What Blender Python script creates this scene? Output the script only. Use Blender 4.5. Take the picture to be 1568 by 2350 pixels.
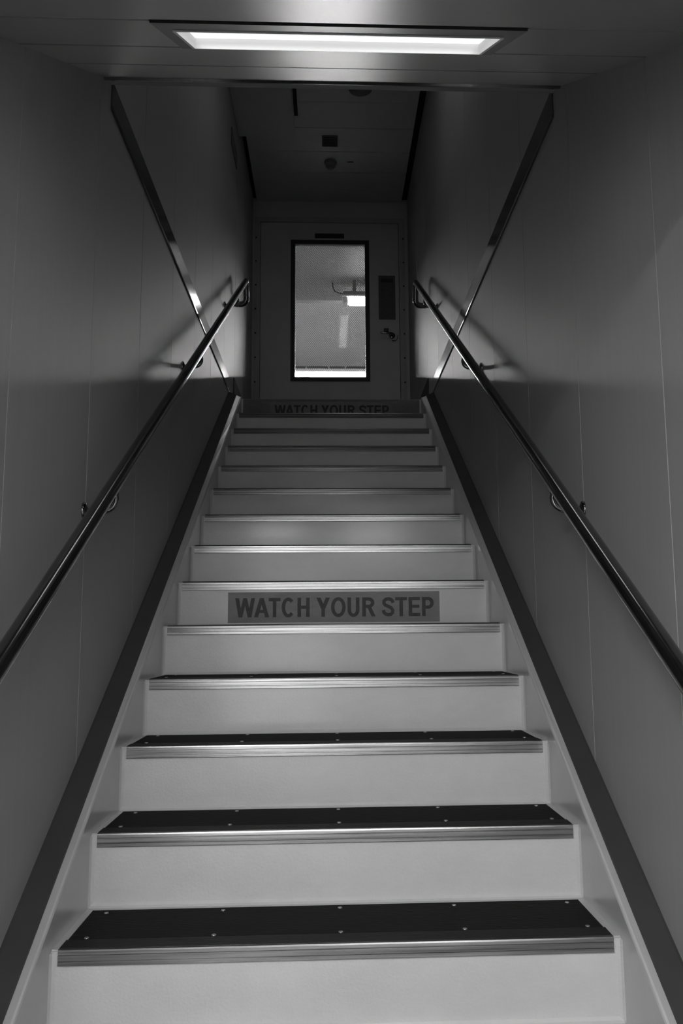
import bpy, math, random
from mathutils import Vector, Matrix

for o in list(bpy.data.objects):
    bpy.data.objects.remove(o)
random.seed(7)
scn = bpy.context.scene
COL = scn.collection

# ------------------------------------------------------------------ camera
EYE = 1.5321                     # eye height above the lower floor; z below is eye-relative, E(z) is absolute
PITCH, YAW, ROLL = 0.1389, 0.0440, -0.0088
FPX = 1964.94
cp, sp, cy_, sy_, cr, sr = math.cos(PITCH), math.sin(PITCH), math.cos(YAW), math.sin(YAW), math.cos(ROLL), math.sin(ROLL)
fw = Vector((sy_*cp, cy_*cp, sp)); rt = Vector((cy_, -sy_, 0)); up = rt.cross(fw)
r2 = rt*cr + up*sr; u2 = up*cr - rt*sr
cam_d = bpy.data.cameras.new('camera'); cam = bpy.data.objects.new('camera', cam_d); COL.objects.link(cam)
cam_d.sensor_fit = 'VERTICAL'; cam_d.sensor_height = 36; cam_d.sensor_width = 24
cam_d.lens = 36*FPX/2350
cam_d.shift_x = -56.43/2350
cam_d.clip_start = 0.02
mw = Matrix((r2, u2, -fw)).transposed().to_4x4(); mw.translation = Vector((0, 0, EYE)); cam.matrix_world = mw
scn.camera = cam

# ------------------------------------------------------------------ world, exposure, lamp strengths
wd = bpy.data.worlds.new('world'); scn.world = wd; wd.use_nodes = True
wd.node_tree.nodes['Background'].inputs[0].default_value = (0.5, 0.5, 0.5, 1)
wd.node_tree.nodes['Background'].inputs[1].default_value = 0.0
scn.view_settings.view_transform = 'Standard'; scn.view_settings.look = 'None'
scn.view_settings.gamma = 1; scn.view_settings.exposure = 0.0
SOFFIT_LAMP = 0.84
CORRIDOR_LAMP = 95.0
LOBBY_FILL = 2.7
DECK_STRIP = 330.0
DECK_TUBE = 15.0
DECK_FILL = 135.0
UPPER_LAMP = 7.0
SOFFIT_WATTS = 0.45

# ------------------------------------------------------------------ helpers
def E(z): return z + EYE

class MB:
    def __init__(s): s.v = []; s.f = []; s.sm = []
    def add(s, vs, fs, smooth=False):
        b = len(s.v); s.v += [tuple(v) for v in vs]; s.f += [tuple(b+i for i in f) for f in fs]; s.sm += [smooth]*len(fs); return s
    def box(s, x0, x1, y0, y1, z0, z1):
        vs = [(x, y, z) for x in (x0, x1) for y in (y0, y1) for z in (z0, z1)]
        return s.add(vs, [(0,1,3,2),(4,6,7,5),(0,4,5,1),(2,3,7,6),(0,2,6,4),(1,5,7,3)])
    def rbox(s, x0, x1, y0, y1, z0, z1, r=.003, axis='z'):
        # box with its four edges along axis chamfer-rounded and small top/bottom chamfers
        def ring(a0, a1, b0, b1, q):
            p = []
            for cx, cy, st in ((a1-q, b1-q, 0), (a0+q, b1-q, 90), (a0+q, b0+q, 180), (a1-q, b0+q, 270)):
                for k in range(4):
                    t = math.radians(st+k*30); p.append((cx+q*math.cos(t), cy+q*math.sin(t)))
            return p
        if axis == 'z': A = (x0, x1, y0, y1, z0, z1); m = lambda a, b, c: (a, b, c)
        if axis == 'x': A = (y0, y1, z0, z1, x0, x1); m = lambda a, b, c: (c, a, b)
        if axis == 'y': A = (z0, z1, x0, x1, y0, y1); m = lambda a, b, c: (b, c, a)
        a0, a1, b0, b1, c0, c1 = A; h = r*.5
        rings = [(ring(a0+h, a1-h, b0+h, b1-h, max(r-h, 1e-5)), c0), (ring(a0, a1, b0, b1, r), c0+h), (ring(a0, a1, b0, b1, r), c1-h), (ring(a0+h, a1-h, b0+h, b1-h, max(r-h, 1e-5)), c1)]
        vs = [m(a, b, c) for rr, c in rings for a, b in rr]; n = 16; fs = []
        for k in range(3):
            for i in range(n): fs.append((k*n+i, k*n+(i+1) % n, (k+1)*n+(i+1) % n, (k+1)*n+i))
        fs.append(tuple(range(n-1, -1, -1))); fs.append(tuple(3*n+i for i in range(n)))
        return s.add(vs, fs)
    def prism(s, poly, axis, a, b):
        n = len(poly)
        def P(u, v, w): return {'x': (w, u, v), 'y': (u, w, v), 'z': (u, v, w)}[axis]
        vs = [P(u, v, a) for u, v in poly] + [P(u, v, b) for u, v in poly]
        fs = [(i, (i+1) % n, n+(i+1) % n, n+i) for i in range(n)] + [tuple(range(n-1, -1, -1)), tuple(range(n, 2*n))]
        return s.add(vs, fs)
    def loft(s, secs, smooth=False):
        n = len(secs[0]); vs = [p for sec in secs for p in sec]; fs = []
        for k in range(len(secs)-1):
            for i in range(n): fs.append((k*n+i, k*n+(i+1) % n, (k+1)*n+(i+1) % n, (k+1)*n+i))
        fs.append(tuple(range(n-1, -1, -1))); fs.append(tuple((len(secs)-1)*n+i for i in range(n)))
        s.add(vs, fs, smooth); return s
    def tube(s, pts, r, n=20, caps=True):
        pts = [Vector(p) for p in pts]; rings = []; R = r if isinstance(r, (list, tuple)) else [r]*len(pts)
        t0 = (pts[1]-pts[0]).normalized(); ref = Vector((1, 0, 0)) if abs(t0.x) < .8 else Vector((0, 0, 1))
        nn = (ref - t0*ref.dot(t0)).normalized()
        for i, p in enumerate(pts):
            if i == 0: t = t0
            elif i == len(pts)-1: t = (pts[i]-pts[i-1]).normalized()
            else: t = ((pts[i]-pts[i-1]).normalized() + (pts[i+1]-pts[i]).normalized()).normalized()
            nn = (nn - t*nn.dot(t)).normalized(); bb = t.cross(nn)
            rings.append([p + (nn*math.cos(2*math.pi*k/n) + bb*math.sin(2*math.pi*k/n))*R[i] for k in range(n)])
        vs = [v for rr in rings for v in rr]; fs = []
        for k in range(len(rings)-1):
            for i in range(n): fs.append((k*n+i, k*n+(i+1) % n, (k+1)*n+(i+1) % n, (k+1)*n+i))
        s.add(vs, fs, True)
        if caps:
            b = len(s.v)
            s.add(rings[0], [tuple(range(n-1, -1, -1))]); s.add(rings[-1], [tuple(range(n))])
        return s
    def lathe(s, prof, origin, axis='z', n=32, smooth=True):
        # prof: list of (radius, height) ; axis direction letter, may be prefixed by '-'
        o = Vector(origin); sg = -1 if axis[0] == '-' else 1; ax = axis[-1]
        def P(a, b, c):
            return o + {'x': Vector((c*sg, a, b)), 'y': Vector((a, c*sg, b)), 'z': Vector((a, b, c*sg))}[ax]
        vs = []; fs = []
        for r, h in prof:
            for k in range(n):
                t = 2*math.pi*k/n; vs.append(P(r*math.cos(t), r*math.sin(t), h))
        for j in range(len(prof)-1):
            for k in range(n): fs.append((j*n+k, j*n+(k+1) % n, (j+1)*n+(k+1) % n, (j+1)*n+k))
        s.add(vs, fs, smooth)
        m = (len(prof)-1)*n
        s.add([vs[k] for k in range(n)], [tuple(range(n))]); s.add([vs[m+k] for k in range(n)], [tuple(range(n))])
        return s
    def build(s, name, mat, parent=None, origin=None):
        me = bpy.data.meshes.new(name)
        if parent is not None: L = wloc(parent)
        elif origin is not None: L = Vector(origin)
        else: L = Vector((0, 0, 0))
        me.from_pydata([(v[0]-L.x, v[1]-L.y, v[2]-L.z) for v in s.v], [], s.f)
        me.polygons.foreach_set('use_smooth', s.sm)
        me.update(calc_edges=True)
        import bmesh
        bm = bmesh.new(); bm.from_mesh(me); bmesh.ops.recalc_face_normals(bm, faces=bm.faces); bm.to_mesh(me); bm.free()
        me.materials.append(mat)
        o = bpy.data.objects.new(name, me); COL.objects.link(o)
        if parent is not None: o.parent = parent
        else: o.location = L
        return o

def wloc(o):
    L = Vector((0, 0, 0))
    while o is not None: L += o.location; o = o.parent
    return L

def thing(name, label, cat, loc, group=None):
    o = bpy.data.objects.new(name, None); COL.objects.link(o); o.location = loc; o.empty_display_size = .1
    o['label'] = label; o['category'] = cat
    if group: o['group'] = group
    return o
def tag(o, label, cat, group=None):
    o['label'] = label; o['category'] = cat
    if group: o['group'] = group
    return o
def struct(o, label=None):
    o['kind'] = 'structure'
    if label: o['label'] = label
    return o
def copy_part(o, parent, loc=None):
    c = o.copy(); COL.objects.link(c); c.parent = parent
    if loc is not None: c.location = loc
    return c

# ------------------------------------------------------------------ materials
def mat(name, g, rough=.5, metal=0., noise=None, bump=None, spec=.5, coat=0., aniso=0., crough=.25):
    """g grey albedo; noise=(scale xyz, amount) mottles the base colour; bump=(scale, strength, distance)"""
    m = bpy.data.materials.new(name); m.use_nodes = True; nt = m.node_tree; b = nt.nodes['Principled BSDF']
    b.inputs['Base Color'].default_value = (g, g, g, 1); b.inputs['Roughness'].default_value = rough
    b.inputs['Metallic'].default_value = metal; b.inputs['Specular IOR Level'].default_value = spec
    b.inputs['Coat Weight'].default_value = coat; b.inputs['Coat Roughness'].default_value = crough
    b.inputs['Anisotropic'].default_value = aniso
    tc = nt.nodes.new('ShaderNodeNewGeometry')
    if noise:
        mp = nt.nodes.new('ShaderNodeMapping'); mp.inputs['Scale'].default_value = noise[0]
        n = nt.nodes.new('ShaderNodeTexNoise'); n.inputs['Scale'].default_value = 1; n.inputs['Detail'].default_value = 5; n.inputs['Roughness'].default_value = .65
        r = nt.nodes.new('ShaderNodeMapRange'); r.inputs['From Min'].default_value = .3; r.inputs['From Max'].default_value = .7
        r.inputs['To Min'].default_value = g*(1-noise[1]); r.inputs['To Max'].default_value = g*(1+noise[1])
        c = nt.nodes.new('ShaderNodeCombineColor')
        nt.links.new(tc.outputs['Position'], mp.inputs[0]); nt.links.new(mp.outputs[0], n.inputs[0]); nt.links.new(n.outputs[0], r.inputs[0])
        for k in range(3): nt.links.new(r.outputs[0], c.inputs[k])
        nt.links.new(c.outputs[0], b.inputs['Base Color'])
    if bump:
        n2 = nt.nodes.new('ShaderNodeTexNoise'); n2.inputs['Scale'].default_value = bump[0]; n2.inputs['Detail'].default_value = 2
        bp = nt.nodes.new('ShaderNodeBump'); bp.inputs['Strength'].default_value = bump[1]; bp.inputs['Distance'].default_value = bump[2]
        nt.links.new(tc.outputs['Position'], n2.inputs[0]); nt.links.new(n2.outputs[0], bp.inputs['Height']); nt.links.new(bp.outputs[0], b.inputs['Normal'])
    return m
def emis(name, g, s):
    m = bpy.data.materials.new(name); m.use_nodes = True; b = m.node_tree.nodes['Principled BSDF']
    b.inputs['Base Color'].default_value = (.8, .8, .8, 1)
    b.inputs['Emission Color'].default_value = (g, g, g, 1); b.inputs['Emission Strength'].default_value = s
    return m

M_wall = mat('wall laminate', .35, .5, noise=((60, 60, 1.2), .03), spec=.28)
M_wallfar = mat('bulkhead paint', .55, .5, noise=((3, 3, 3), .04))
M_riser = mat('glossy white stair paint', .62, .45, noise=((5, 5, 9), .05), bump=(150, .3, .003), coat=.8, crough=.17)
M_string = mat('white stringer paint', .55, .25, noise=((3, 3, 3), .05), bump=(60, .15, .002), coat=.3)
M_skirt = mat('dark rubber skirting', .045, .55, noise=((8, 8, 8), .1))
M_mat = mat('black ribbed rubber', .009, .7, spec=.15)
M_ins = mat('black nosing insert', .011, .6, spec=.2)
M_alu = mat('worn aluminium', .34, .27, metal=1., noise=((2.2, 30, 130), .5), bump=(90, .1, .001))
M_screw = mat('screw steel', .4, .35, metal=.9)
M_steel = mat('polished stainless steel', .26, .12, metal=1., noise=((3, 3, 3), .05))
M_rail = mat('stainless handrail', .21, .17, metal=1., noise=((4, 4, 4), .06))
M_strip = mat('brushed metal strip', .36, .13, metal=1., noise=((3, 2, 60), .08))
M_ceil = mat('satin ceiling panel', .24, .34, metal=.35, noise=((3, 3, 3), .04))
M_ceilup = mat('upper ceiling panel', .50, .5, noise=((3, 3, 3), .04))
M_dark = mat('black gap', .006, .8)
M_trimm = mat('dark lamp frame', .07, .4, metal=.4)
M_white = mat('white lamp reveal', .75, .4)
M_floor = mat('floor covering', .22, .6, noise=((6, 6, 6), .1))
M_door = mat('painted steel door', .58, .42, noise=((4, 4, 4), .05))
M_frame = mat('door frame paint', .45, .45, noise=((4, 4, 4), .05))
M_gasket = mat('black window gasket', .03, .5)
M_plaque = mat('dark plaque', .02, .35)
M_notice = mat('dark notice plate', .085, .4, noise=((30, 30, 60), .25))
M_sign = mat('safety strip backing', .20, .5, noise=((14, 14, 40), .12))
M_letter = mat('safety strip lettering', .055, .5, noise=((60, 60, 30), .2), spec=.25)
M_plastic = mat('grey plastic', .2, .45)
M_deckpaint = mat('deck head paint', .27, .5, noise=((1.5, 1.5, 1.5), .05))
M_deckpaint_lit = mat('lit deck head paint', .80, .5, noise=((1.5, 1.5, 1.5), .05))  # paler copy of the deck head paint, light on the far part put into its colour
M_deckfloor = mat('deck floor', .6, .6)
M_lampsof = emis('soffit lamp diffuser', 1, SOFFIT_LAMP)
M_lampcor = emis('corridor lamp diffuser', 1, CORRIDOR_LAMP)
M_lampstrip = emis('deck light strip', 1, DECK_STRIP)
M_lamptube = emis('deck tube', 1, DECK_TUBE)
M_lobby = mat('white lobby paint', .78, .6)

def wired_glass():
    m = bpy.data.materials.new('wired glass'); m.use_nodes = True; nt = m.node_tree
    for n in list(nt.nodes): nt.nodes.remove(n)
    out = nt.nodes.new('ShaderNodeOutputMaterial'); geo = nt.nodes.new('ShaderNodeNewGeometry')
    sx = nt.nodes.new('ShaderNodeSeparateXYZ'); nt.links.new(geo.outputs['Position'], sx.inputs[0])
    def math_(op, a, b=None):
        n = nt.nodes.new('ShaderNodeMath'); n.operation = op
        for i, q in enumerate((a, b)):
            if q is None: continue
            if isinstance(q, (int, float)): n.inputs[i].default_value = q
            else: nt.links.new(q, n.inputs[i])
        return n.outputs[0]
    P = .0185
    w = []
    for sgn in (1, -1):
        u = math_('ADD', sx.outputs['X'], math_('MULTIPLY', sx.outputs['Z'], .8*sgn))
        fr = math_('FRACT', math_('ADD', math_('DIVIDE', u, P), 100.))
        w.append(math_('LESS_THAN', fr, .10))
    wire = math_('MAXIMUM', w[0], w[1])
    tr = nt.nodes.new('ShaderNodeBsdfTransparent'); tr.inputs[0].default_value = (.9, .9, .9, 1)
    gl = nt.nodes.new('ShaderNodeBsdfGlossy'); gl.inputs['Roughness'].default_value = .03
    fr = nt.nodes.new('ShaderNodeFresnel'); fr.inputs[0].default_value = 1.36
    mx = nt.nodes.new('ShaderNodeMixShader'); nt.links.new(fr.outputs[0], mx.inputs[0]); nt.links.new(tr.outputs[0], mx.inputs[1]); nt.links.new(gl.outputs[0], mx.inputs[2])
    df = nt.nodes.new('ShaderNodeBsdfDiffuse'); df.inputs[0].default_value = (.3, .3, .3, 1)
    m2 = nt.nodes.new('ShaderNodeMixShader'); nt.links.new(wire, m2.inputs[0]); nt.links.new(mx.outputs[0], m2.inputs[1]); nt.links.new(df.outputs[0], m2.inputs[2])
    nt.links.new(m2.outputs[0], out.inputs[0])
    return m
M_glass = wired_glass()

# ------------------------------------------------------------------ measures
LW, RW = -.668, .712             # wall planes
MX = LW+RW                       # mirror constant: x -> MX - x
NX0, NX1 = -.579, .621           # nosing ends
SX0, SX1 = -.595, MX+.595        # stringer faces
Y0, Z0, G, H = 1.9609, E(-.6654), .28997, .17335
SL = H/G
K0, KL = -4, 13                  # lowest riser, landing riser
def YK(k): return Y0+k*G
def ZK(k): return Z0+k*H
def ZN(y): return Z0+(y-Y0)*SL   # nosing line
LAND = ZK(KL)
YD = 7.23                        # door bulkhead
CEILUP = E(3.82)
SA, SC = .579, E(.2667)          # sloped ceiling z = SC + SA*y
YS0, YS1 = 1.10, 2.385            # sloped ceiling starts / ends
ZCOR = E(1.12)                   # lobby ceiling
YB = -3.6                        # back of corridor

# ------------------------------------------------------------------ walls with 600 mm panel joints
def wall(name, x, out, joints):
    """one wall face in the yz plane with shallow v grooves at the joints, thickness going outwards"""
    m = MB(); prof = [(YLOB, 0.)]
    for j in joints: prof += [(j-.0022, 0.), (j-.0008, .0022), (j+.0008, .0022), (j+.0022, 0.)]
    prof.append((YD+.12, 0.))
    poly = [(x+out*d, y) for y, d in prof] + [(x+out*.06, YD+.12), (x+out*.06, YLOB)]
    m.prism(poly, 'z', -.02, CEILUP+.12)
    return struct(m.build(name, M_wall))
YLOB = .36                       # the lobby lies before this line
LX0_, LX1_ = -1.9, 1.9
jl = [1.7641+.5942*i for i in range(-9, 10) if YLOB+.05 < 1.7641+.5942*i < YD-.1]
jr = [1.738+.5972*i for i in range(-9, 10) if YLOB+.05 < 1.738+.5972*i < YD-.1]
wall('wall_left', LW, -1, jl); wall('wall_right', RW, 1, jr)
struct(MB().box(LX0_-.06, LX1_+.06, YB-.08, YB, -.02, ZCOR+.1).build('wall_back', M_lobby))
struct(MB().box(LX0_-.06, LX0_, YB, YLOB+.06, -.02, ZCOR+.1).build('wall_lobby_left', M_lobby))
struct(MB().box(LX1_, LX1_+.06, YB, YLOB+.06, -.02, ZCOR+.1).build('wall_lobby_right', M_lobby))
struct(MB().box(LX0_, LW-.06, YLOB, YLOB+.06, -.02, ZCOR+.1).build('wall_lobby_front_left', M_lobby))
struct(MB().box(RW+.06, LX1_, YLOB, YLOB+.06, -.02, ZCOR+.1).build('wall_lobby_front_right', M_lobby))
struct(MB().box(LX0_-.06, LX1_+.06, YB-.08, YLOB+.06, -.1, 0).build('floor', M_floor))
struct(MB().box(LW, RW, YLOB+.06, YK(KL), -.1, 0).build('floor_understair', M_floor))
struct(MB().box(LW, RW, YK(KL)+.006, YD+.12, LAND-.16, LAND-.001).build('floor_landing', M_floor))
# bulkhead that closes the stairwell above the sloped ceiling
struct(MB().box(LW, RW, YS1+.02, YS1+.08, SC+SA*YS1+.03, CEILUP+.05).build('wall_stairhead', M_wall))

# corridor ceiling (behind and above the camera)
m = MB(); m.box(LW, RW, YLOB, YS0-.02, ZCOR, ZCOR+.04); m.box(LX0_, LX1_, YB, YLOB, ZCOR, ZCOR+.04); struct(m.build('ceiling', M_ceil))

# sloped ceiling over the stair, made of transverse planks with joints
joints = [1.39, 1.72, 2.05]
FX0, FX1, FY0, FY1 = -.283, .329, 1.475, 1.69       # lamp opening in the plank 1.39..1.72
m = MB()
def cz(y, d=0.): return SC+SA*y+d
def slab(x0, x1, y0, y1, th=.03):
    # 2 mm joint gaps and rolled edges
    a, b = y0, y1; e = .006
    m.prism([(a+.0015, cz(a+.0015)+.006), (a+.0015+e*.5, cz(a+.0015+e*.5)+.0012), (a+.0015+e, cz(a+.0015+e)), (b-.0015-e, cz(b-.0015-e)), (b-.0015-e*.5, cz(b-.0015-e*.5)+.0012), (b-.0015, cz(b-.0015)+.006), (b-.0015, cz(b-.0015)+th), (a+.0015, cz(a+.0015)+th)], 'x', x0, x1)
edges = [YS0]+joints+[YS1]
for a, b in zip(edges[:-1], edges[1:]):
    if abs(a-1.39) < 1e-6:
        slab(LW, FX0-.034, a, b); slab(FX1+.034, RW, a, b)
    else: slab(LW, RW, a, b)
m.box(LW, RW, YS0-.02, YS0, cz(YS0)-.002, ZCOR+.04)
m.prism([(YS0, cz(YS0)+.03), (YS1, cz(YS1)+.03), (YS1, cz(YS1)+.045), (YS0, cz(YS0)+.045)], 'x', LW, FX0-.05)
m.prism([(YS0, cz(YS0)+.03), (YS1, cz(YS1)+.03), (YS1, cz(YS1)+.045), (YS0, cz(YS0)+.045)], 'x', FX1+.05, RW)
m.prism([(YS0, cz(YS0)+.03), (1.38, cz(1.38)+.03), (1.38, cz(1.38)+.045), (YS0, cz(YS0)+.045)], 'x', FX0-.05, FX1+.05)
m.prism([(1.73, cz(1.73)+.03), (YS1, cz(YS1)+.03), (YS1, cz(YS1)+.045), (1.73, cz(1.73)+.045)], 'x', FX0-.05, FX1+.05)
struct(m.build('ceiling_sloped', M_ceil))
# rolled metal lip that ends the sloped ceiling
m = MB()
m.prism([(YS1-.004, cz(YS1)-.001), (YS1+.004, cz(YS1)-.006), (YS1+.022, cz(YS1)+.004), (YS1+.024, cz(YS1)+.012), (YS1+.018, cz(YS1)+.012), (YS1+.004, cz(YS1)+.002), (YS1, cz(YS1)+.045), (YS1-.004, cz(YS1)+.045)], 'x', LW, RW)
struct(m.build('trim_1', M_strip), 'rolled metal edge of the sloped ceiling')

# lamp in the sloped ceiling
lamp = thing('ceiling_light', 'wide rectangular recessed lamp glowing white in the sloped ceiling above the stairs', 'light', (.023, 1.58, cz(1.58)))
m = MB()
fx0, fx1, fy0, fy1 = FX0-.032, FX1+.032, 1.396, 1.716
def fr(x0, x1, y0, y1, d0=-.004, d1=.012): m.prism([(y0, cz(y0)+d0), (y1, cz(y1)+d0), (y1, cz(y1)+d1), (y0, cz(y0)+d1)], 'x', x0, x1)
fr(fx0, FX0-.006, fy0, fy1); fr(FX1+.006, fx1, fy0, fy1); fr(FX0-.006, FX1+.006, fy0, FY0-.006); fr(FX0-.006, FX1+.006, FY1+.006, fy1)
m.build('frame', M_trimm, lamp)
m = MB()   # pale lip round the opening and the tray walls
for x0, x1, y0, y1 in ((FX0-.006, FX0, FY0-.006, FY1+.006), (FX1, FX1+.006, FY0-.006, FY1+.006), (FX0, FX1, FY0-.006, FY0), (FX0, FX1, FY1, FY1+.006)):
    m.prism([(y0, cz(y0)-.007), (y1, cz(y1)-.007), (y1, cz(y1)+.07), (y0, cz(y0)+.07)], 'x', x0, x1)
m.build('tray', M_white, lamp)
m = MB(); m.prism([(FY0, cz(FY0)+.018), (FY1, cz(FY1)+.018), (FY1, cz(FY1)+.022), (FY0, cz(FY0)+.022)], 'x', FX0, FX1)
m.build('diffuser', M_lampsof, lamp)

la = bpy.data.lights.new('lamp_light', 'AREA'); la.shape = 'RECTANGLE'; la.size = FX1-FX0-.02; la.size_y = (FY1-FY0)*1.13-.02
la.energy = SOFFIT_WATTS; la.spread = math.radians(150)
lo = bpy.data.objects.new('lamp_light', la); COL.objects.link(lo); lo.parent = lamp
ym = (FY0+FY1)/2; lo.location = Vector(((FX0+FX1)/2, ym, cz(ym)+.012))-lamp.location
lo.rotation_euler = (math.atan(SA), 0, 0)

# lamps in the lobby ceiling behind the camera
for cx, cy, lab in ((-.62, -.45, 'recessed lobby lamp in the ceiling at the left behind the foot of the stairs'), (.48, -1.7, 'recessed lobby lamp in the ceiling near the back wall')):
    cl = thing('ceiling_light', lab, 'light', (cx, cy, ZCOR))
    m = MB(); z = ZCOR; x0, x1, y0, y1 = cx-.32, cx+.32, cy-.15, cy+.15
    m.box(x0-.03, x0, y0-.03, y1+.03, z-.008, z); m.box(x1, x1+.03, y0-.03, y1+.03, z-.008, z); m.box(x0, x1, y0-.03, y0, z-.008, z); m.box(x0, x1, y1, y1+.03, z-.008, z)
    m.build('frame', M_trimm, cl)
    MB().box(x0, x1, y0, y1, z-.005, z-.001).build('diffuser', M_lampcor, cl)

# glowing window added out of view in the lobby to brighten the upper risers
w1 = bpy.data.objects.new('fill_window_1', None); COL.objects.link(w1); w1.location = (-.35, YB, E(-.45)); struct(w1, 'added glowing window, unseen behind the foot of the stairs, that brightens the risers')
M_lobfill = emis('added lobby fill glow', 1, LOBBY_FILL)
MB().box(-1.55, .05, YB+.001, YB+.012, E(-1.1), E(.82)).build('fill_pane', M_lobfill, w1)
m = MB(); m.box(-1.6, -1.55, YB, YB+.03, E(-1.15), E(.87)); m.box(.05, .10, YB, YB+.03, E(-1.15), E(.87)); m.box(-1.55, .05, YB, YB+.03, E(-1.15), E(-1.1)); m.box(-1.55, .05, YB, YB+.03, E(.82), E(.87)); m.build('fill_frame', M_trimm, w1)

# horizontal metal strips at upper deck level
for nm, x, s in (('trim_left', LW, 1), ('trim_right', RW, -1)):
    m = MB(); z0, z1 = E(1.600), E(1.700)
    sec = [(x, z0), (x+s*.004, z0-.001), (x+s*.0065, z0+.002), (x+s*.0075, z0+.006), (x+s*.0055, z0+.010), (x+s*.004, z0+.014), (x+s*.004, z1-.003), (x+s*.003, z1), (x, z1)]
    m.prism(sec, 'y', YS1+.085, 5.853)
    m.lathe([(.0045, 0), (.004, .0015), (.002, .002)], (x+s*.004, 4.72, E(1.655)), 'x' if s > 0 else '-x', n=12)
    struct(m.build(nm, M_strip), 'metal strip along the wall at upper deck level')

# sloped rubber skirting over the stringers, and the landing baseboards
def sloped(sec, ys, mirror):
    """sec(y) -> list of (x,z)"""
    L = []
    for y in ys:
        L.append([((MX-x) if mirror else x, y, z) for x, z in sec(y)])
    return L
ys = [.45+i*(5.595-.45)/24 for i in range(25)]
for nm, mir in (('baseboard_left', False), ('baseboard_right', True)):
    m = MB()
    f = lambda y: [(LW, ZN(y)+.091), (LW+.006, ZN(y)+.091), (LW+.012, ZN(y)+.088), (-.617, ZN(y)+.070), (-.617, ZN(y)+.0605), (LW, ZN(y)+.0605)]
    m.loft(sloped(f, ys, mir))
    # landing baseboard
    x = LW if not mir else RW; s = 1 if not mir else -1
    m.box(min(x, x+s*.008), max(x, x+s*.008), 5.86, YD, LAND, E(1.775))
    struct(m.build(nm, M_skirt))

# ------------------------------------------------------------------ staircase
stair = thing('staircase', 'long straight flight of white painted stairs with black treads rising between two walls', 'staircase', (.021, YK(K0), 0))
ys = [.42, .8, 1.2, 1.6, 2., 2.4, 2.8, 3.2, 3.6, 4., 4.4, 4.8, 5.2, 5.5, 5.62, 5.70]
for mir in (False, True):
    def T(y): return .063-.0135*(y-2.4) if y > 2.4 else .063+.003*(2.4-y)
    def sec(y):
        zt = ZN(y); e = .006
        a = [(LW+.0005, zt+.059), (-.617, zt+.0595), (SX0-e, zt+T(y)), (SX0-e*.3, zt+T(y)-e*.35), (SX0, zt+T(y)-e*1.2), (SX0, max(zt-.34, 0)), (LW+.0005, max(zt-.34, 0))]
        return [(x, min(z, E(1.598))) for x, z in a]
    L = sloped(sec, ys, mir)
    # rounded horizontal cap at the landing
    for y, z in ((5.74, E(1.604)), (5.80, E(1.606)), (5.84, E(1.602)), (5.857, E(1.593))):
        a = [(LW+.0005, z), (-.617, z), (SX0-.006, z), (SX0-.002, z-.002), (SX0, z-.007), (SX0, LAND-.22), (LW+.0005, LAND-.22)]
        L.append([((MX-x) if mir else x, y, zz) for x, zz in a])
    m = MB(); m.loft(L); m.build('stringer', M_string, stair)

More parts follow.
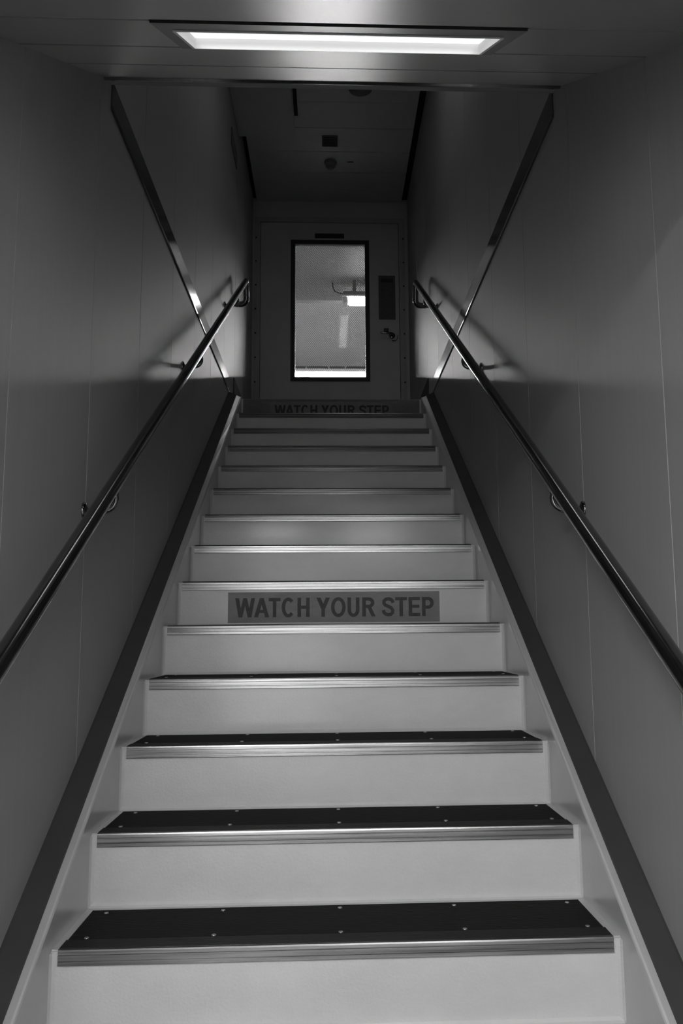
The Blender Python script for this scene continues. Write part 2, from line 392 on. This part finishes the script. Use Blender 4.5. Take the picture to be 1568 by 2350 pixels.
def frag_text(parent, word, x0, x1, zb, cap, y):
    """heavy sans capitals cut as thin plates facing -y; letters spaced as on the strip"""
    pos = dict(zip(range(13), [(112,243),(238,337),(334,412),(420,508),(525,606),(652,740),(748,846),(858,938),(957,1045),(1090,1172),(1178,1258),(1268,1345),(1358,1437)]))
    s = .188; k = (x1-x0)/1325.
    th = .0006
    for i, ch in enumerate(word):
        m = MB(); cnt = [0]; a, b = pos[i]; ax = x0+(a-112)*k; w = (b-a)*k; W = w/cap
        def P(u, v): return (ax+u*cap, zb+v*cap)
        def plate(poly):
            cnt[0] += 1; m.prism([(a, b) for a, b in poly], 'y', y-th-cnt[0]*1.5e-5, y-.00002)
        def rect(u0, u1, v0, v1): plate([P(u0, v0), P(u1, v0), P(u1, v1), P(u0, v1)])
        def par(ua, va, ub, vb, wh): plate([P(ua-wh/2, va), P(ua+wh/2, va), P(ub+wh/2, vb), P(ub-wh/2, vb)])
        def arc(cx, cv, rx, ry, t0, t1, n=20, sx=s, sv=s*.92):
            for q in range(n):
                A, B = [math.radians(t0+(t1-t0)*(q+d)/n) for d in (0, 1)]
                plate([P(cx+rx*math.cos(A), cv+ry*math.sin(A)), P(cx+rx*math.cos(B), cv+ry*math.sin(B)), P(cx+(rx-sx)*math.cos(B), cv+(ry-sv)*math.sin(B)), P(cx+(rx-sx)*math.cos(A), cv+(ry-sv)*math.sin(A))])
        d = .2
        if ch == 'W':
            par(d/2, 1, W*.27, 0, d); par(W/2, 1, W*.27, 0, d*.95); par(W/2, 1, W*.73, 0, d*.95); par(W-d/2, 1, W*.73, 0, d)
        elif ch == 'A':
            par(d/2, 0, W/2, 1, d*1.04); par(W-d/2, 0, W/2, 1, d*1.04); rect(W*.25, W*.75, .22, .38)
        elif ch == 'T':
            rect(0, W, 1-s*.9, 1); rect(W/2-s/2, W/2+s/2, 0, 1-s*.9)
        elif ch == 'H':
            rect(0, s, 0, 1); rect(W-s, W, 0, 1); rect(s, W-s, .42, .42+s*.9)
        elif ch == 'E':
            rect(0, s, 0, 1); rect(s, W, 1-s*.88, 1); rect(s, W*.93, .43, .43+s*.88); rect(s, W, 0, s*.88)
        elif ch == 'O': arc(W/2, .5, W/2, .52, 0, 360, 36)
        elif ch == 'C':
            arc(W/2, .5, W/2, .52, 42, 318, 30)
        elif ch == 'U':
            rect(0, s, .36, 1); rect(W-s, W, .36, 1); arc(W/2, .36, W/2, .38, 180, 360, 20)
        elif ch == 'Y':
            par(d/2, 1, W/2, .42, d*1.1); par(W-d/2, 1, W/2, .42, d*1.1); rect(W/2-s/2, W/2+s/2, 0, .46)
        elif ch in 'RP':
            rect(0, s, 0, 1); bh = .56 if ch == 'R' else .62; hh = bh/2; c = 1-hh; rx = W*.46
            cx = W*(.93 if ch == 'R' else 1)-rx
            rect(s, cx, 1-s*.9, 1); rect(s, cx, 1-bh, 1-bh+s*.9); arc(cx, c, rx, hh, -90, 90, 18)
            if ch == 'R': par(W*.52, .5, W-d/2, 0, d*1.05)
        elif ch == 'S':
            ctl = [(.90, .70), (.84, .82), (.68, .895), (.5, .915), (.3, .89), (.16, .80), (.15, .68), (.26, .585), (.5, .52), (.74, .44), (.875, .32), (.85, .19), (.70, .105), (.5, .085), (.30, .11), (.15, .20), (.10, .33)]
            L = []; R = []
            n = len(ctl)
            for q in range(n):
                p0 = ctl[max(q-1, 0)]; p1 = ctl[min(q+1, n-1)]
                tx, tv = (p1[0]-p0[0])*W, p1[1]-p0[1]; l = math.hypot(tx, tv); nx, nv = -tv/l*s*.48, tx/l*s*.48
                L.append((ctl[q][0]*W+nx, ctl[q][1]+nv)); R.append((ctl[q][0]*W-nx, ctl[q][1]-nv))
            for q in range(n-1): plate([P(*L[q]), P(*L[q+1]), P(*R[q+1]), P(*R[q])])
        m.build('letter', M_letter, parent)

# part meshes of one step, made once at k = 0
RY = .006
def riser_mb(k, zt):
    y = YK(k)+RY; zb = ZK(k-1)-.0025 if k > K0 else 0.0; m = MB()
    m.box(SX0, SX1, y, y+.005, zb, zt)
    # weld fillets at both sides and along the foot
    for x, s in ((SX0, 1), (SX1, -1)):
        m.prism([(x, y-.011), (x+s*.004, y-.004), (x+s*.011, y), (x, y)], 'z', zb, zt-.001)
    m.prism([(y-.012, zb), (y-.005, zb+.0035), (y, zb+.010), (y, zb)], 'x', SX0+.003, SX1-.003)
    return m
r0 = riser_mb(0, ZK(0)-.006).build('riser', M_riser, stair); r0.location = (0, 0, 0)
base_loc = Vector((0, 0, 0))
for k in range(K0, KL):
    if k == 0: continue
    if k == K0:
        riser_mb(k, ZK(k)-.006).build('riser', M_riser, stair); continue
    copy_part(r0, stair, (0, k*G, k*H))
riser_mb(KL, LAND).build('riser', M_riser, stair)

def nosing_parts():
    m = MB(); y, z = YK(0), ZK(0)
    prof = [(.010, -.0335), (.0006, -.0335), (0, -.0325), (0, -.0250), (.0016, -.0243), (.0016, -.0233), (0, -.0226), (0, -.0125), (.0014, -.0118), (.0014, -.0110), (0, -.0103), (.0002, -.0045), (.0012, -.0014), (.0035, .0000), (.0064, .0004), (.0064, -.0010), (.0585, -.0010), (.0585, .0002), (.0600, .0002), (.0600, -.006), (.006, -.006), (.0055, -.010)]
    m.prism([(y+a, z+b) for a, b in prof], 'x', NX0, NX1)
    n = m.build('nosing', M_alu, stair)
    m = MB(); ribs = []
    y0, y1 = y+.0066, y+.0583; nr = 6; w = (y1-y0)/nr
    prof = [(y0, z-.0010)]
    for i in range(nr):
        a = y0+i*w; prof += [(a+w*.1, z+.0014), (a+w*.8, z+.0014), (a+w*.88, z-.0002), (a+w*.98, z-.0002)]
    prof += [(y1, z-.0010)]
    m.prism(prof, 'x', NX0+.001, NX1-.001)
    ins = m.build('nosing_insert', M_ins, n)
    return n, ins
def tread_parts():
    y, z = YK(0), ZK(0)
    t = MB().box(SX0, SX1, y+RY+.0055, y+G+RY-.0002, z-.016, z-.0025).build('tread', M_string, stair)
    m = MB(); y0, y1 = y+.0612, y+.262; nr = 22; w = (y1-y0)/nr
    prof = [(y0, z-.0025)]
    for i in range(nr):
        a = y0+i*w; prof += [(a+w*.08, z+.0012), (a+w*.55, z+.0012), (a+w*.66, z-.0010), (a+w*.97, z-.0010)]
    prof += [(y1, z-.0025)]
    m.prism(prof, 'x', NX0+.004, NX1-.004)
    mt = m.build('tread_mat', M_mat, t)
    sc = []
    for yy, zz in ((.0648, 0), (.2345, 0)):
        for x in (-.5365, -.2575, .0245, .3035, .583):
            m = MB(); m.lathe([(.0052, 0), (.0052, .0016), (.0042, .0022), (.0022, .0022), (.0017, .0010), (.0004, .0010)], (x, y+yy, z+.0008), 'z', n=16)
            sc.append(m.build('screw', M_screw, t))
    return t, mt, sc
n0, i0 = nosing_parts(); t0, mt0, scr = tread_parts()
for k in range(K0, KL):
    if k == 0: continue
    n = copy_part(n0, stair, (0, k*G, k*H)); copy_part(i0, n)
    t = copy_part(t0, stair, (0, k*G, k*H)); copy_part(mt0, t)
    if 0 < k < 4:
        for s in scr: copy_part(s, t)
t0['label'] = 'tread plate edged with white paint'

# warning strips
def warn(k, ztop, label):
    y = YK(k)+RY; t = thing('warning_sign', label, 'sign', (.021, y, ztop-.12), 'step warning strips on the risers')
    m = MB(); m.box(-.3985, .4405, y-.0008, y-.0001, ztop-.1205, ztop); bk = m.build('backing', M_sign, t)
    frag_text(bk, 'WATCHYOURSTEP', -.3700, .4170, ztop-.0985, .0755, y-.0009)
warn(5, ZK(5)-.043, 'grey strip reading WATCH YOUR STEP in full view halfway up the stairs')
warn(KL, LAND-.020, 'half hidden strip reading WATCH YOUR STEP on the topmost riser below the door')

# ------------------------------------------------------------------ handrails
def handrail(mir, label):
    RX, REL, R = -.588, .8430, .0205
    mx = (lambda x: MX-x) if mir else (lambda x: x)
    t = thing('handrail', label, 'handrail', (mx(RX), .6, 0), 'wall mounted handrails beside the stairs')
    yt = 5.86; zt = ZN(yt)+REL
    zr = lambda y: ZN(y)+REL - (.006*(y-2.5) if y > 2.5 else 0)
    zt = zr(yt)
    pts = [(mx(RX), y, zr(y)) for y in (.50, 1.5, 2.5, 3.5, 4.5, 5.3, yt-.03)]
    # tight top bend, drop square to the rail, wide bend back to the wall
    dv = Vector((0, .42, -.9075)); P0 = Vector((mx(RX), yt-.006, zr(yt-.006)))
    pts += [tuple(P0), tuple(P0+Vector((0, .010, -.003))), tuple(P0+Vector((0, .016, -.014)))]
    P1 = P0+Vector((0, .014, -.008)); rb = .040; D = .108
    pts += [tuple(P1+dv*.04), tuple(P1+dv*D)]
    wx = (mx(LW)-mx(RX)); sgx = 1 if wx > 0 else -1
    for q in range(1, 7):
        a = math.radians(15*q)
        pts.append(tuple(P1+dv*(D+rb*math.sin(a))+Vector((sgx*rb*(1-math.cos(a)), 0, 0))))
    e = P1+dv*(D+rb); pts.append((mx(LW+.001), e.y, e.z))
    m = MB(); m.tube(pts, R, n=28); m.build('rail', M_rail, t)
    for yb in (.85, 2.342, 3.822, 5.31):
        zc = zr(yb)-R; wz = zc-.052
        m = MB()
        BX = RX+.006; pp = [(mx(BX-.004), yb, zc+.004), (mx(BX), yb, zc-.020)]
        for q in range(1, 7):
            a = math.radians(15*q); pp.append((mx(BX-.032*(1-math.cos(a))), yb, zc-.020-.032*math.sin(a)))
        pp.append((mx(LW+.006), yb, wz))
        m.tube(pp, .009, n=16)
        m.rbox(mx(RX)-.010, mx(RX)+.010, yb-.022, yb+.022, zc-.006, zc+.002, .003)
        b = m.build('bracket', M_steel, t)
        m = MB(); m.lathe([(.024, 0), (.0245, .003), (.022, .007), (.012, .010), (.009, .012)], (mx(LW), yb, wz), '-x' if mir else 'x', n=28)
        m.build('wall_flange', M_steel, b)
handrail(False, 'stainless steel handrail bracketed to the left wall, returning to it at the top')
handrail(True, 'stainless steel handrail bracketed to the right wall, returning to it at the top')

# ------------------------------------------------------------------ upper ceiling
YC0 = YS1+.08
m = MB()
cj = [YC0, 2.51, 2.83, 3.155, 3.48, 3.80, 4.125, 4.45, 4.775, 5.10, 5.425, 5.762, 6.088, 6.412, 6.729, 7.044, YD]
for a, b in zip(cj[:-1], cj[1:]):
    if b-a < .02: continue
    m.prism([(a+.002, CEILUP+.006), (a+.006, CEILUP), (b-.006, CEILUP), (b-.002, CEILUP+.006), (b-.002, CEILUP+.03), (a+.002, CEILUP+.03)], 'x', LW+.034, RW-.052)
struct(m.build('ceiling_landing', M_ceilup))
struct(MB().box(LW, RW, YC0, YD, CEILUP+.031, CEILUP+.06).build('ceiling_recess', M_dark), 'dark gap along the ceiling edges')
# lamp in the upper ceiling, out of sight behind the sloped ceiling
M_lampup = emis('upper lamp diffuser', 1, UPPER_LAMP)
ul = thing('ceiling_light', 'long narrow lamp in the upper ceiling, mirrored faintly in the door window', 'light', (.197, 3.95, CEILUP))
m = MB(); z = CEILUP
m.rbox(.130, .264, 3.35, 4.56, z-.022, z-.0002, .005); m.build('housing', M_white, ul)
MB().rbox(.149, .245, 3.37, 4.54, z-.034, z-.0222, .005).build('diffuser', M_lampup, ul)
# panel box at the left of the ceiling
bx = thing('ceiling_box', 'shallow square box hanging under the ceiling at the left above the landing', 'ceiling box', (-.45, 5.5, E(3.69)))
m = MB(); m.rbox(LW, -.25, 4.9, 6.012, E(3.692), CEILUP-.0005, .004); m.build('housing', M_ceilup, bx)
m = MB(); m.box(LW+.02, -.278, 4.95, 5.98, E(3.6885), E(3.6918)); m.build('cover_panel', M_ceilup, bx)
m = MB(); m.box(-.2495, -.222, 4.9, 5.93, CEILUP-.006, CEILUP-.0006); m.build('edge_gap', M_dark, bx)
# detector, grille, speaker, slot
sd = thing('smoke_detector', 'round domed smoke detector on the ceiling in front of the door', 'smoke detector', (.022, 6.57, CEILUP))
MB().lathe([(.052, 0), (.053, .008), (.050, .016), (.046, .018)], (.022, 6.57, CEILUP), '-z').build('base', M_plastic, sd)
MB().lathe([(.044, .018), (.042, .036), (.034, .046), (.030, .047), (.028, .052), (.012, .056)], (.022, 6.57, CEILUP), '-z').build('dome', M_plastic, sd)
gr = thing('ceiling_grille', 'small dark square grille in the ceiling beside the smoke detector', 'grille', (.016, 6.258, CEILUP))
MB().rbox(-.047, .079, 6.185, 6.332, CEILUP-.008, CEILUP-.0002, .004).build('frame', M_plaque, gr)
m = MB()
for i in range(6): m.box(-.040, .072, 6.196+i*.0225, 6.208+i*.0225, CEILUP-.0105, CEILUP-.0075)
m.build('louvres', M_dark, gr)
sk = thing('ceiling_speaker', 'round dark speaker in the ceiling just past the sloped ceiling edge', 'speaker', (.232, 5.60, CEILUP))
MB().lathe([(.095, 0), (.096, .004), (.088, .007), (.084, .006)], (.232, 5.60, CEILUP), '-z').build('rim', M_ceilup, sk)
MB().lathe([(.084, .003), (.083, .0065), (.03, .0075), (.001, .0077)], (.232, 5.60, CEILUP), '-z').build('mesh_cover', M_notice, sk)
tag(MB().box(.160, .208, 6.555, 6.566, CEILUP-.002, CEILUP-.0002).build('ceiling_slot', M_dark, origin=(.184, 6.56, CEILUP)), 'tiny black slot in the ceiling right of the smoke detector', 'slot')
# sign board on the left wall under the box
sg = thing('wall_sign', 'dark rectangular board high on the left wall under the ceiling box', 'sign', (LW, 5.70, E(3.35)))
MB().rbox(LW+.0002, LW+.006, 5.54, 5.875, E(3.347), E(3.472), .002, 'x').build('board', M_notice, sg)

# ------------------------------------------------------------------ door bulkhead
DX0, DX1, DZ0, DZ1 = -.594, .627, LAND+.004, E(3.618)
WX0, WX1, WZ0, WZ1 = -.291, .327, E(2.197), E(3.415)
m = MB()
m.box(LW, DX0-.058, YD, YD+.12, LAND, CEILUP+.05); m.box(DX1+.058, RW, YD, YD+.12, LAND, CEILUP+.05); m.box(DX0-.058, DX1+.058, YD, YD+.12, DZ1+.05, CEILUP+.05)
struct(m.build('wall_far', M_wallfar))
door = bpy.data.objects.new('door_1', None); COL.objects.link(door); door.location = ((DX0+DX1)/2, YD, LAND); struct(door, 'steel door with a tall wired glass window at the top of the stairs')
m = MB()
m.box(DX0-.058, DX0-.004, YD-.014, YD+.10, LAND, DZ1+.05); m.box(DX1+.004, DX1+.058, YD-.014, YD+.10, LAND, DZ1+.05); m.box(DX0-.004, DX1+.004, YD-.014, YD+.10, DZ1+.004, DZ1+.05)
m.box(DX0-.050, DX0-.034, YD-.020, YD-.014, LAND, DZ1+.035); m.box(DX1+.034, DX1+.050, YD-.020, YD-.014, LAND, DZ1+.035)
m.box(DX0-.004, DX0+.02, YD+.042, YD+.10, LAND, DZ1+.004); m.box(DX1-.02, DX1+.004, YD+.042, YD+.10, LAND, DZ1+.004); m.box(DX0+.02, DX1-.02, YD+.042, YD+.10, DZ1-.02, DZ1+.004); m.box(DX0+.02, DX1-.02, YD+.042, YD+.10, LAND, LAND+.03)
m.build('door_frame', M_frame, door)
m = MB()
a, b = WX0-.012, WX1+.012; c, d = WZ0-.012, WZ1+.012
y0, y1 = YD-.006, YD+.04
m.box(DX0, a, y0, y1, DZ0, DZ1); m.box(b, DX1, y0, y1, DZ0, DZ1); m.box(a, b, y0, y1, DZ0, c); m.box(a, b, y0, y1, d, DZ1)
m.build('door_leaf', M_door, door)
m = MB(); o = .038
for x0, x1, z0, z1 in ((WX0-o, WX0, WZ0-o, WZ1+o), (WX1, WX1+o, WZ0-o, WZ1+o), (WX0, WX1, WZ0-o, WZ0), (WX0, WX1, WZ1, WZ1+o)):
    m.rbox(x0, x1, y0-.012, y0, z0, z1, .003, 'y')
m.build('window_gasket', M_gasket, door)
m = MB()
for x0, x1, z0, z1 in ((a, WX0, c, d), (WX1, b, c, d), (WX0, WX1, c, WZ0), (WX0, WX1, WZ1, d)): m.box(x0, x1, y0, y1, z0, z1)
m.build('window_reveal', M_deckpaint, door)
MB().box(WX0, WX1, YD+.010, YD+.016, WZ0, WZ1).build('wired_glass', M_glass, door)
m = MB()
for zz in [LAND+.12+i*.22 for i in range(9)]:
    for x in (DX0-.042, DX1+.042): m.lathe([(.007, 0), (.007, .003), (.004, .006)], (x, YD-.020, zz), '-y', n=10)
m.build('frame_bolts', M_dark, door)
# lever handle with rose, cylinder block above
m = MB()
hx, hz = .560, E(2.575)
m.lathe([(.028, 0), (.028, .006), (.022, .010), (.010, .012)], (hx, y0, hz), '-y', n=24)
m.tube([(hx, y0-.008, hz), (hx, y0-.050, hz), (hx-.012, y0-.060, hz+.001), (hx-.05, y0-.062, hz+.003), (hx-.105, y0-.058, hz+.006)], [.010, .010, .010, .009, .007], n=14)
m.build('handle', M_rail, door)
m = MB(); m.rbox(hx-.072, hx-.030, y0-.022, y0, hz+.030, hz+.062, .004, 'y'); m.build('lock_block', M_plaque, door)
m = MB(); m.tube([(hx+.0, y0-.002, hz-.045), (hx+.03, y0-.02, hz-.05), (hx+.048, y0-.02, hz-.03), (hx+.05, y0-.02, hz+.0)], .004, n=8); m.build('handle_guard', M_rail, door)
tag(MB().rbox(-.117, .143, y0-.0035, y0-.0002, E(3.4725), E(3.518), .002, 'y').build('door_plaque', M_plaque, origin=(.013, y0, E(3.47))), 'narrow black plaque on the door above its window', 'plaque')
nt_ = thing('notice_plate', 'tall dark notice plate on the door to the right of its window', 'notice', (.52, y0, E(2.72)))
MB().rbox(.446, .594, y0-.003, y0-.0002, E(2.722), E(3.128), .002, 'y').build('plate', M_notice, nt_)
MB().box(.466, .574, y0-.0038, y0-.003, E(3.065), E(3.100)).build('heading', M_plaque, nt_)

# ------------------------------------------------------------------ covered deck beyond the door
DXA, DXB, DY1 = -6.0, 6.0, 12.74
YBM = 9.98
struct(MB().box(DXA, DXB, YD+.12, DY1+.3, LAND-.1, LAND).build('floor_outer', M_deckfloor))
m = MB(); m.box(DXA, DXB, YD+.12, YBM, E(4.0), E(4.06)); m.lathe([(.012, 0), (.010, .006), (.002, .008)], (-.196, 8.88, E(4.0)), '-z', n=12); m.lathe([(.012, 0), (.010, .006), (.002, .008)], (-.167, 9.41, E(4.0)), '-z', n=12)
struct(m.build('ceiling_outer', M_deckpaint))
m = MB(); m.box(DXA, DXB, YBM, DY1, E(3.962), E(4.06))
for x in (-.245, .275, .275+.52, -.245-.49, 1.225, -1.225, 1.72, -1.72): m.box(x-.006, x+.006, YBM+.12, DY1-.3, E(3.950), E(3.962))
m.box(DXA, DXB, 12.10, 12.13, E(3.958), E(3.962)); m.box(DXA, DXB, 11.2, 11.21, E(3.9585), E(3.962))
struct(m.build('ceiling_outer_lower', M_deckpaint_lit))
struct(MB().box(DXA-.06, DXA, YD+.06, DY1+.05, LAND-.1, E(4.1)).build('wall_outer_left', M_deckpaint))
struct(MB().box(DXB, DXB+.06, YD+.06, DY1+.05, LAND-.1, E(4.1)).build('wall_outer_right', M_deckpaint))
m = MB(); m.box(DXA, LW-.06, YD, YD+.12, LAND-.1, E(4.06)); m.box(RW+.06, DXB, YD, YD+.12, LAND-.1, E(4.06)); m.box(LW-.06, RW+.06, YD+.121, YD+.13, DZ1+.06, E(4.0))
struct(m.build('wall_outer_near', M_deckpaint))
struct(MB().box(DXA, DXB, DY1, DY1+.05, LAND-.1, E(3.873)).build('wall_outer_far', M_deckpaint))
struct(MB().box(DXA-.06, DXB+.06, DY1+.05, 14.1, E(3.80), E(3.85)).build('floor_trough', M_deckpaint))
struct(MB().box(DXA-.06, DXB+.06, DY1, 14.1, E(4.6), E(4.65)).build('ceiling_trough', M_deckpaint))
struct(MB().box(DXA-.06, DXB+.06, 14.06, 14.1, E(3.85), E(4.6)).build('wall_trough_back', M_deckpaint))
struct(MB().box(DXA-.06, DXA, DY1+.05, 14.06, E(3.85), E(4.6)).build('wall_trough_left', M_deckpaint))
struct(MB().box(DXB, DXB+.06, DY1+.05, 14.06, E(3.85), E(4.6)).build('wall_trough_right', M_deckpaint))
struct(MB().box(DXA-.06, DXB+.06, DY1, DY1+.03, E(4.06), E(4.6)).build('wall_trough_front', M_deckpaint))
# light trough along the far bulkhead
tr = thing('light_trough', 'long bright white light strip seen at the foot of the door window', 'light', (0, 14.0, E(4.18)))
MB().box(DXA, DXB, 14.01, 14.055, E(4.18), E(4.44)).box(DXA, DXB, 13.78, 14.01, E(4.294), E(4.31)).build('housing', M_white, tr)
xs = [DXA+.02, -4.3, -2.9, -1.55, -.19, .383, 1.6, 2.9, 4.3, DXB-.02]
for a_, b_ in zip(xs[:-1], xs[1:]):
    MB().box(a_+.004, b_-.004, 13.96, 14.009, E(4.19), E(4.29)).build('diffuser', M_lampstrip, tr)
# two added fill lamps, unseen to either side, that brighten the deck
M_deckfill = emis('deck fill diffuser', 1, DECK_FILL)
for x_, lab in ((-3.0, 'added fill lamp, unseen far to the left beyond the door, that brightens the deck'), (3.0, 'added fill lamp, unseen far to the right beyond the door, that brightens the deck')):
    dl = thing('deck_fill_lamp', lab, 'light', (x_, 9.3, E(4.0)))
    MB().rbox(x_-.14, x_+.14, 8.7, 9.9, E(3.945), E(3.9995), .006).build('housing', M_white, dl)
    MB().box(x_-.12, x_+.12, 8.72, 9.88, E(3.938), E(3.9448)).build('diffuser', M_deckfill, dl)
# dark rail with little brackets below the deck head
rl = thing('deck_rail', 'thin dark rail seen low through the door window above the bright strip', 'rail', (0, 12.45, E(3.94)))
MB().box(-2.6, 2.6, 12.44, 12.46, E(3.921), E(3.950)).build('bar', M_notice, rl)
for x in (-2.1, -1.4, -.86, -.332, .007, .256, .9, 1.5, 2.1): MB().box(x-.010, x+.010, 12.43, 12.47, E(3.918), E(3.9615)).build('rail_bracket', M_deckpaint_lit, rl)
# tube light
tl = thing('tube_light', 'glowing tube light fitting with a cable, seen through the door window', 'light', (.6, 9.4, E(3.75)))
LX0, LX1, LY = .158, 1.42, 9.4
m = MB(); m.rbox(LX0+.01, LX1, LY-.05, LY+.05, E(3.822), E(3.862), .008, 'x'); m.build('housing', M_plastic, tl)
m = MB(); m.rbox(LX0, LX1+.005, LY-.058, LY+.058, E(3.799), E(3.8205), .008, 'x'); m.build('end_tray', M_white, tl)
m = MB(); m.rbox(LX0+.075, LX1-.03, LY-.050, LY+.050, E(3.712), E(3.798), .030, 'x'); m.build('tube', M_lamptube, tl)
m = MB(); m.rbox(LX0, LX0+.074, LY-.048, LY+.048, E(3.716), E(3.798), .025, 'x'); m.build('end_cap', M_white, tl)
for x in (.30, 1.2):
    MB().box(x-.02, x+.02, LY-.03, LY+.03, E(3.863), E(3.999)).build('hanger', M_plastic, tl)
m = MB(); m.tube([(.05, LY+.05, E(3.998)), (.055, LY+.04, E(3.94)), (.075, LY+.02, E(3.885)), (.115, LY, E(3.858)), (.17, LY, E(3.846))], .007, n=10); m.build('cable', M_gasket, tl)
